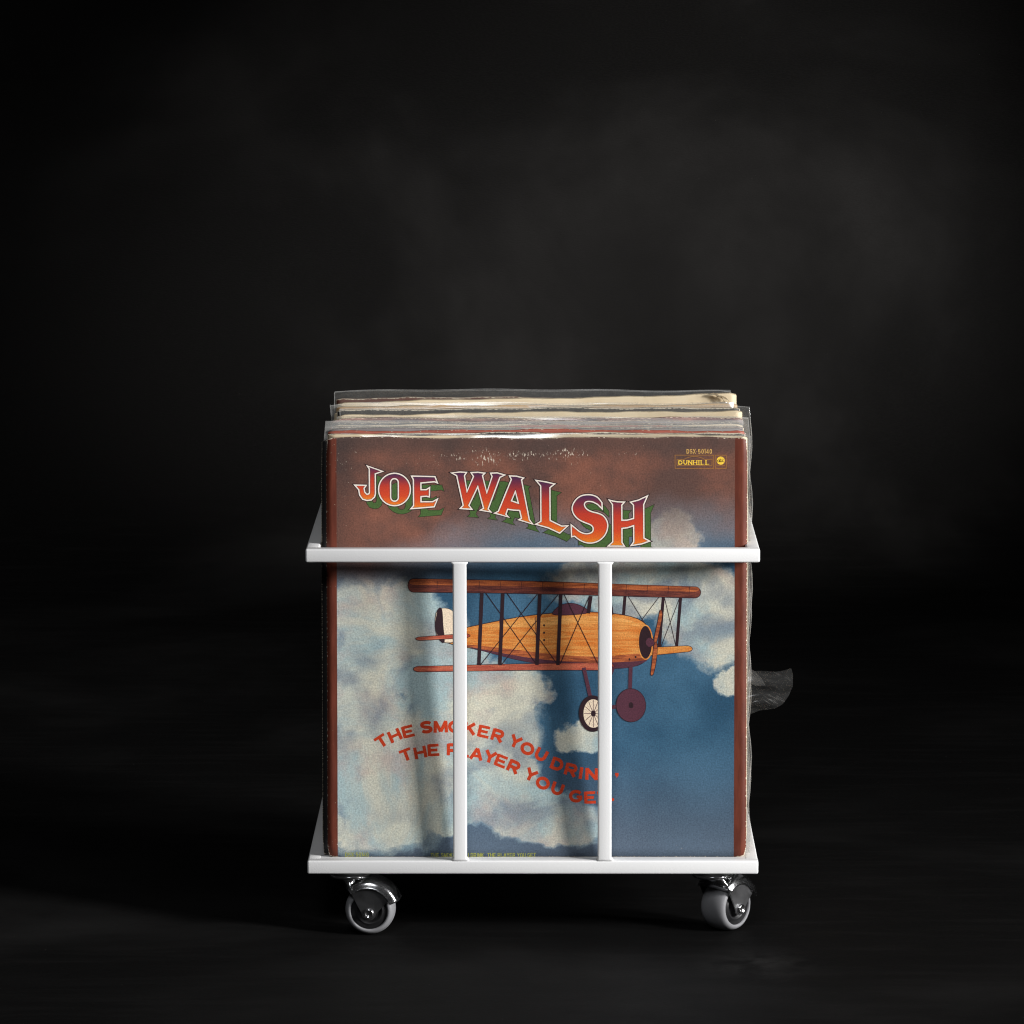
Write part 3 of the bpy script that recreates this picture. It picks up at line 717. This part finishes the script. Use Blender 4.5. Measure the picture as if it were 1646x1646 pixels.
# a plain biplane of my own drawing, flying to the right
B = Print()
WOOD, DARKW, ORANGE, BLACK, CREAM, MAROON, RED, SAND = range(8)
mats_plane = [mat_ink('brown_wing_ink', (118, 58, 38), streak=(176, 96, 54)), mat_ink('dark_wing_ink', (70, 34, 34), streak=(112, 58, 46)), mat_ink('orange_body_ink', (190, 108, 44), streak=(206, 142, 74)),
              mat_ink('plane_black_ink', (42, 26, 32)), mat_ink('cream_ink', (214, 196, 172)), mat_ink('maroon_ink', (78, 44, 56)), mat_ink('brick_ink', (150, 66, 52), streak=(176, 96, 70)), mat_ink('sand_ink', (218, 160, 92), streak=(200, 134, 66))]
o = .00005
def lay():
    global o; o += .000004; return o
def poly(p, mi, out=.9):
    B.fill(p, lay(), mi)
    if out: B.ribbon(p, out, lay(), BLACK, True)
def bar(a, b, w, mi=BLACK): B.ribbon([a, b], w, lay(), mi)
# lower wing and wheel on the far side, then body, tail, near side
def plank(x0, y0, x1, y1, t0, t1):
    """a straight wing seen edge-on, rounded tips"""
    a = math.atan2(y1 - y0, x1 - x0); n1 = []
    for k in range(9):
        q = math.pi / 2 + math.pi * k / 8; n1.append((x0 + 9 + 9 * math.cos(q), y0 - t0 / 2 * math.sin(q)))
    for k in range(9):
        q = -math.pi / 2 + math.pi * k / 8; n1.append((x1 - 9 + 9 * math.cos(q), y1 - t1 / 2 * math.sin(q)))
    return n1
for x_ in (1004, 1066, 1094): bar((x_, 956), (x_ - 8, 1048), 5.0)
for a, b in (((1066, 958), (1086, 1046)), ((1094, 958), (1060, 1046)), ((1006, 958), (1056, 1040)), ((1062, 958), (1000, 1040))): bar(a, b, 1.1)
poly(plank(1020, 1052, 1112, 1046, 14, 10), ORANGE)
# body: a long rounded spindle with a panel seam, open cockpit hump and engine ring
poly(spline([(712, 1022), (770, 1008), (850, 994), (930, 988), (1000, 992), (1036, 1006), (1046, 1036), (1036, 1066), (1000, 1078), (920, 1078), (840, 1068), (770, 1050), (712, 1036)], 4), ORANGE, 1.2)
B.fill(spline([(716, 1034), (780, 1048), (860, 1062), (940, 1068), (1034, 1062), (1026, 1072), (1000, 1078), (920, 1078), (840, 1068), (770, 1050)], 4), lay(), MAROON)
B.fill(spline([(770, 1012), (850, 1000), (930, 994), (1000, 998), (1028, 1010), (1000, 1008), (930, 1006), (850, 1012)], 4), lay(), SAND)
B.fill(spline([(740, 1040), (800, 1046), (880, 1056), (960, 1060), (1030, 1054), (1036, 1060), (1030, 1066), (940, 1070), (860, 1064), (780, 1050)], 4), lay(), WOOD)
for xx, yy in ((872, 1010), (872, 1022), (872, 1034), (976, 1016), (976, 1030), (1010, 1064), (1020, 1060)): B.fill(ell(xx, yy, 1.6, 1.9, 10), lay(), BLACK)
poly(spline([(886, 992), (898, 978), (918, 974), (936, 980), (944, 989), (915, 993)], 4), MAROON)
for xx in (800, 858, 980): B.ribbon([(xx, 1000 - (xx - 800) * .05), (xx + 2, 1056 + (xx - 800) * .1)], .8, lay(), MAROON)
poly(ell(1036, 1036, 11, 27, 32), BLACK); B.ribbon(ell(1036, 1036, 11.5, 27.5, 32), 2.0, lay(), ORANGE, True)
poly(spline([(1042, 1028), (1052, 1036), (1042, 1044), (1036, 1036)], 4), MAROON)
poly(spline([(1050, 1032), (1056, 1002), (1060, 984), (1064, 990), (1060, 1012), (1054, 1036)], 4), WOOD); poly(spline([(1050, 1040), (1046, 1070), (1044, 1088), (1049, 1086), (1054, 1062), (1055, 1038)], 4), WOOD)
# tail
poly(spline([(700, 984), (722, 984), (734, 1004), (738, 1024), (726, 1036), (704, 1034), (696, 1012)], 4), CREAM)
B.fill(spline([(700, 984), (707, 983), (709, 1010), (711, 1035), (704, 1034), (696, 1012)], 4), lay(), BLACK)
poly(plank(664, 1030, 752, 1026, 6, 7), RED)
# lower wing, struts in upright pairs, wires
poly(plank(660, 1079, 985, 1076, 9, 12), RED)
for x_ in (772, 806, 866, 900): bar((x_, 950), (x_ - 6, 1074), 5.8)
bar((948, 962), (944, 990), 5.8); bar((978, 962), (982, 992), 5.8)
for a, b in (((774, 952), (860, 1074)), ((866, 954), (768, 1074)), ((808, 952), (894, 1074)), ((900, 954), (802, 1074)), ((902, 954), (960, 1074)), ((946, 962), (898, 1072))): bar(a, b, 1.2)
# upper wing, one straight plank
poly(plank(652, 944, 1126, 955, 22, 18), DARKW, 1.0)
B.fill(plank(654, 938.5, 1124, 950, 9, 8), lay(), WOOD)
for xx in range(700, 1110, 34): B.ribbon([(xx, 936 + (xx - 652) * .021), (xx - 1, 951 + (xx - 652) * .019)], .6, lay(), BLACK)
# landing gear with wire wheels
for a, b in (((936, 1078), (950, 1142)), ((984, 1076), (956, 1146)), ((1012, 1076), (1010, 1130)), ((956, 1146), (1012, 1136))): bar(a, b, 6.0, MAROON)
poly(ell(1012, 1138, 24, 27, 36), MAROON); B.fill(ell(1012, 1138, 4, 5, 16), lay(), BLACK)
poly(ell(950, 1152, 22, 29, 36), BLACK); B.fill(ell(951, 1152, 16, 23, 32), lay(), CREAM)
for a_ in range(0, 180, 30): B.ribbon([(951 + 15 * math.cos(R(a_)), 1152 + 22 * math.sin(R(a_))), (951 - 15 * math.cos(R(a_)), 1152 - 22 * math.sin(R(a_)))], .9, lay(), MAROON)
B.fill(ell(951, 1152, 4, 5, 16), lay(), BLACK)
B.build('biplane_print', mats_plane, album)

# --- the sleeves behind it: (depth m, top dz mm, dx mm, roll mm, thickness mm, face, edge, label)
def sleeve(depth, dz, dx, roll, th, face, edge, label, seed, group=None, poly_=None, w=SW):
    amp = max(0, 1 - (depth - .0135) / .06)
    y0 = depth + .004
    e = empty('record_sleeve', (XC + dx / 1000, y0, ZB)); tag(e, label, 'record sleeve', group)
    reparent(slab('cover', y0, th / 1000, dz / 1000, dx / 1000, roll / 1000, amp, FACE[face], EDGE[edge], None, seed, w), e)
    if poly_:
        up, wl, wr, m, br = poly_
        return e, reparent(plastic(y0, th / 1000, dz / 1000, dx / 1000, roll / 1000, amp, None, seed, up / 1000, wl / 1000, wr / 1000, m, .0016, br), e)
    return e, None
def side_bulge(t):
    return .0013 * math.sin(math.pi * min(1, max(0, t))) ** .5 * (.75 + .5 * math.sin(9 * t + 1.0)) if 0 < t < 1 else 0
GP = 'record sleeves filed upright in the white rack'
sleeve(.0195, -1.8, -4.0, 0, 3.6, 'black', 'dark', 'black sleeve directly behind the biplane album, jutting out at its left side', 1, GP)
e2, pl2 = sleeve(.0262, .6, .8, -.3, 4.4, 'cream', 'cream', 'cream edged sleeve whose torn clear cover sticks out at the right', 2, GP, (1.0, -2, 1.9, MAT_POLY_EDGE, side_bulge))
sleeve(.0345, 1.2, -.5, .2, 4.0, 'blackworn', 'chipped', 'black sleeve with a white scuffed top edge, in front of the thin red one', 3, GP)
sleeve(.0470, 1.7, -.6, 0, 4.0, 'red', 'red', 'dark red sleeve with a thin orange red top edge', 4, GP)
sleeve(.0690, .4, -.8, 0, 5.0, 'grey', 'dark', 'grey sleeve in the foremost tall clear cover, behind the red one', 5, GP, (6.2, 2.8, -.5, MAT_POLY_MILK, None))
sleeve(.1370, .6, 1.4, .2, 5.0, 'pink', 'chippedbrown', 'pinkish brown sleeve with a chipped pale edge, mid stack', 6, GP, (1.2, -2, 4.8, MAT_POLY, None))
sleeve(.1640, 1.8, 2.0, 1.6, 6.0, 'pale', 'pale', 'pale sleeve whose clear cover sticks up at the right rear corner', 7, GP, (4.4, -3.0, 6.5, MAT_POLY_THIN, None))
sleeve(.1820, 3.2, 1.0, 1.0, 5.0, 'blackworn', 'chipped', 'worn black sleeve in front of the tan one near the back', 8, GP)
sleeve(.2040, 3.1, -.3, .9, 7.0, 'tan', 'cream', 'tan sleeve in a crinkled clear cover, near the back left corner', 9, GP, (1.8, 3.6, -1.5, MAT_POLY, None))
e10, _ = sleeve(.2230, 6.4, -.5, 3.6, 7.5, 'pale', 'pale', 'thick cream sleeve rising toward its frayed right corner', 10, GP)
sleeve(.2400, 5.0, -2.2, .2, 5.0, 'brown', 'chippedbrown', 'rearmost dark brown sleeve with chipped edge under a tall clear cover', 11, GP, (6.0, 0.2, -1.8, MAT_POLY_THIN, None))
keys = [.0135, .0195, .0262, .0345, .0470, .0690, .1370, .1640, .1820, .2040, .2230, .2400]
rnd = random.Random(3); y = .0405; k = 0
fill = ['cream', 'black', 'grey', 'pink', 'blue', 'tan', 'brown', 'pale', 'red']
while y < .234:
    if min(abs(y - q) for q in keys) > .0058:
        sleeve(y, rnd.uniform(-2.4, -.6), rnd.uniform(-2.2, 1.6), rnd.uniform(-.3, .3), 4.6, fill[k % len(fill)], ('dark', 'chipped', 'cream', 'dark', 'chippedbrown', 'pale')[k % 6],
               'worn record sleeve filed low among the others, only its thin top edge showing', 20 + k, 'low sleeves packed between the taller ones')
        k += 1; y += .0062
    else: y += .0008

# --- torn flap of the clear cover, sticking out to the right (a piece of that cover)
def flap():
    out = [(1203, 1066), (1212, 1074), (1240, 1071.5), (1275, 1068.5), (1278, 1080), (1277.5, 1098), (1272, 1112), (1262, 1123), (1248, 1131), (1228, 1137), (1204, 1145), (1202, 1120), (1202, 1090)]
    bm = bmesh.new()
    tris = tessellate_polygon([[Vector((p[0], p[1], 0)) for p in out]])
    vs = [bm.verts.new((p[0], p[1], 0)) for p in out]
    for t in tris: bm.faces.new([vs[q] for q in t])
    bmesh.ops.recalc_face_normals(bm, faces=bm.faces)
    rim = bmesh.ops.inset_region(bm, faces=bm.faces[:], thickness=.55, use_even_offset=True)['faces']
    for fc in rim: fc.material_index = 1
    for ax, lo, hi in ((0, 1204, 1278, ), (1, 1066, 1145)):
        for q in range(lo, hi, 6):
            co = [0, 0, 0]; no = [0, 0, 0]; co[ax] = q; no[ax] = 1
            bmesh.ops.bisect_plane(bm, geom=bm.verts[:] + bm.edges[:] + bm.faces[:], plane_co=co, plane_no=no, dist=1e-5)
    for v in bm.verts:
        X = (v.co.x - 857) / 2.15 / 1000; t = (v.co.x - 1202) / 76
        Z = .2870 - (v.co.y - 893) / 2.13 / 1000 - .0085
        fold = .0025 * max(0, 1 - abs((v.co.y - 1130 + (v.co.x - 1204) * .42)) / 9)
        v.co = Vector((X * 1.005, -.030 + .060 + .004 * t * t - fold + .0015 * math.sin(v.co.y * .2), Z + .001 * math.sin(t * 7)))
    bmesh.ops.recalc_face_normals(bm, faces=bm.faces)
    f = from_bm('torn_flap', bm, [MAT_POLY_FLAP, MAT_POLY], None, True)
    f.parent = pl2
    # folded-over corner with its bright crease
    bm = bmesh.new(); P = [(1206, 1064), (1216, 1070), (1226, 1080), (1233, 1092), (1216, 1093), (1206, 1088)]
    vs = []
    for (a, b) in P:
        X = (a - 857) / 2.15 / 1000 * 1.005; Z = .2870 - (b - 893) / 2.13 / 1000 - .0085
        vs.append(bm.verts.new((X, .0265 - .004 * (a - 1206) / 27, Z)))
    bm.faces.new(vs); g = from_bm('folded_corner', bm, MAT_POLY, None, True); g.parent = pl2
flap()

def sliver(pts, y, mat, parent):
    bm = bmesh.new(); n = len(pts); A = []; B_ = []
    for k, (px, pz, w) in enumerate(pts):
        A.append(bm.verts.new((px, y + .0012 * math.sin(k * 1.3), pz))); B_.append(bm.verts.new((px + w * .7, y - .0010 - .0008 * k, pz - w)))
    for k in range(n - 1): bm.faces.new((A[k], A[k + 1], B_[k + 1], B_[k]))
    bmesh.ops.solidify(bm, geom=bm.faces[:], thickness=.0003)
    bmesh.ops.recalc_face_normals(bm, faces=bm.faces)
    reparent(from_bm('torn_paper', bm, mat, None, True), parent)
zt = ZTOP + .0064 + .0036
for dx, dz, sc in ((.146, .0003, 1.0), (.151, -.0015, .8), (.154, -.0065, .9), (.1535, -.011, .7)):
    sliver([(dx - .008 * sc, zt + dz + .0005, .0006), (dx - .004 * sc, zt + dz + .0012 * sc, .0016 * sc), (dx + .0005, zt + dz - .0004, .0024 * sc), (dx + .003 * sc, zt + dz - .0026 * sc, .0022 * sc), (dx + .0045 * sc, zt + dz - .006 * sc, .0010)], .2205 + .0142, EDGE['pale'], e10)
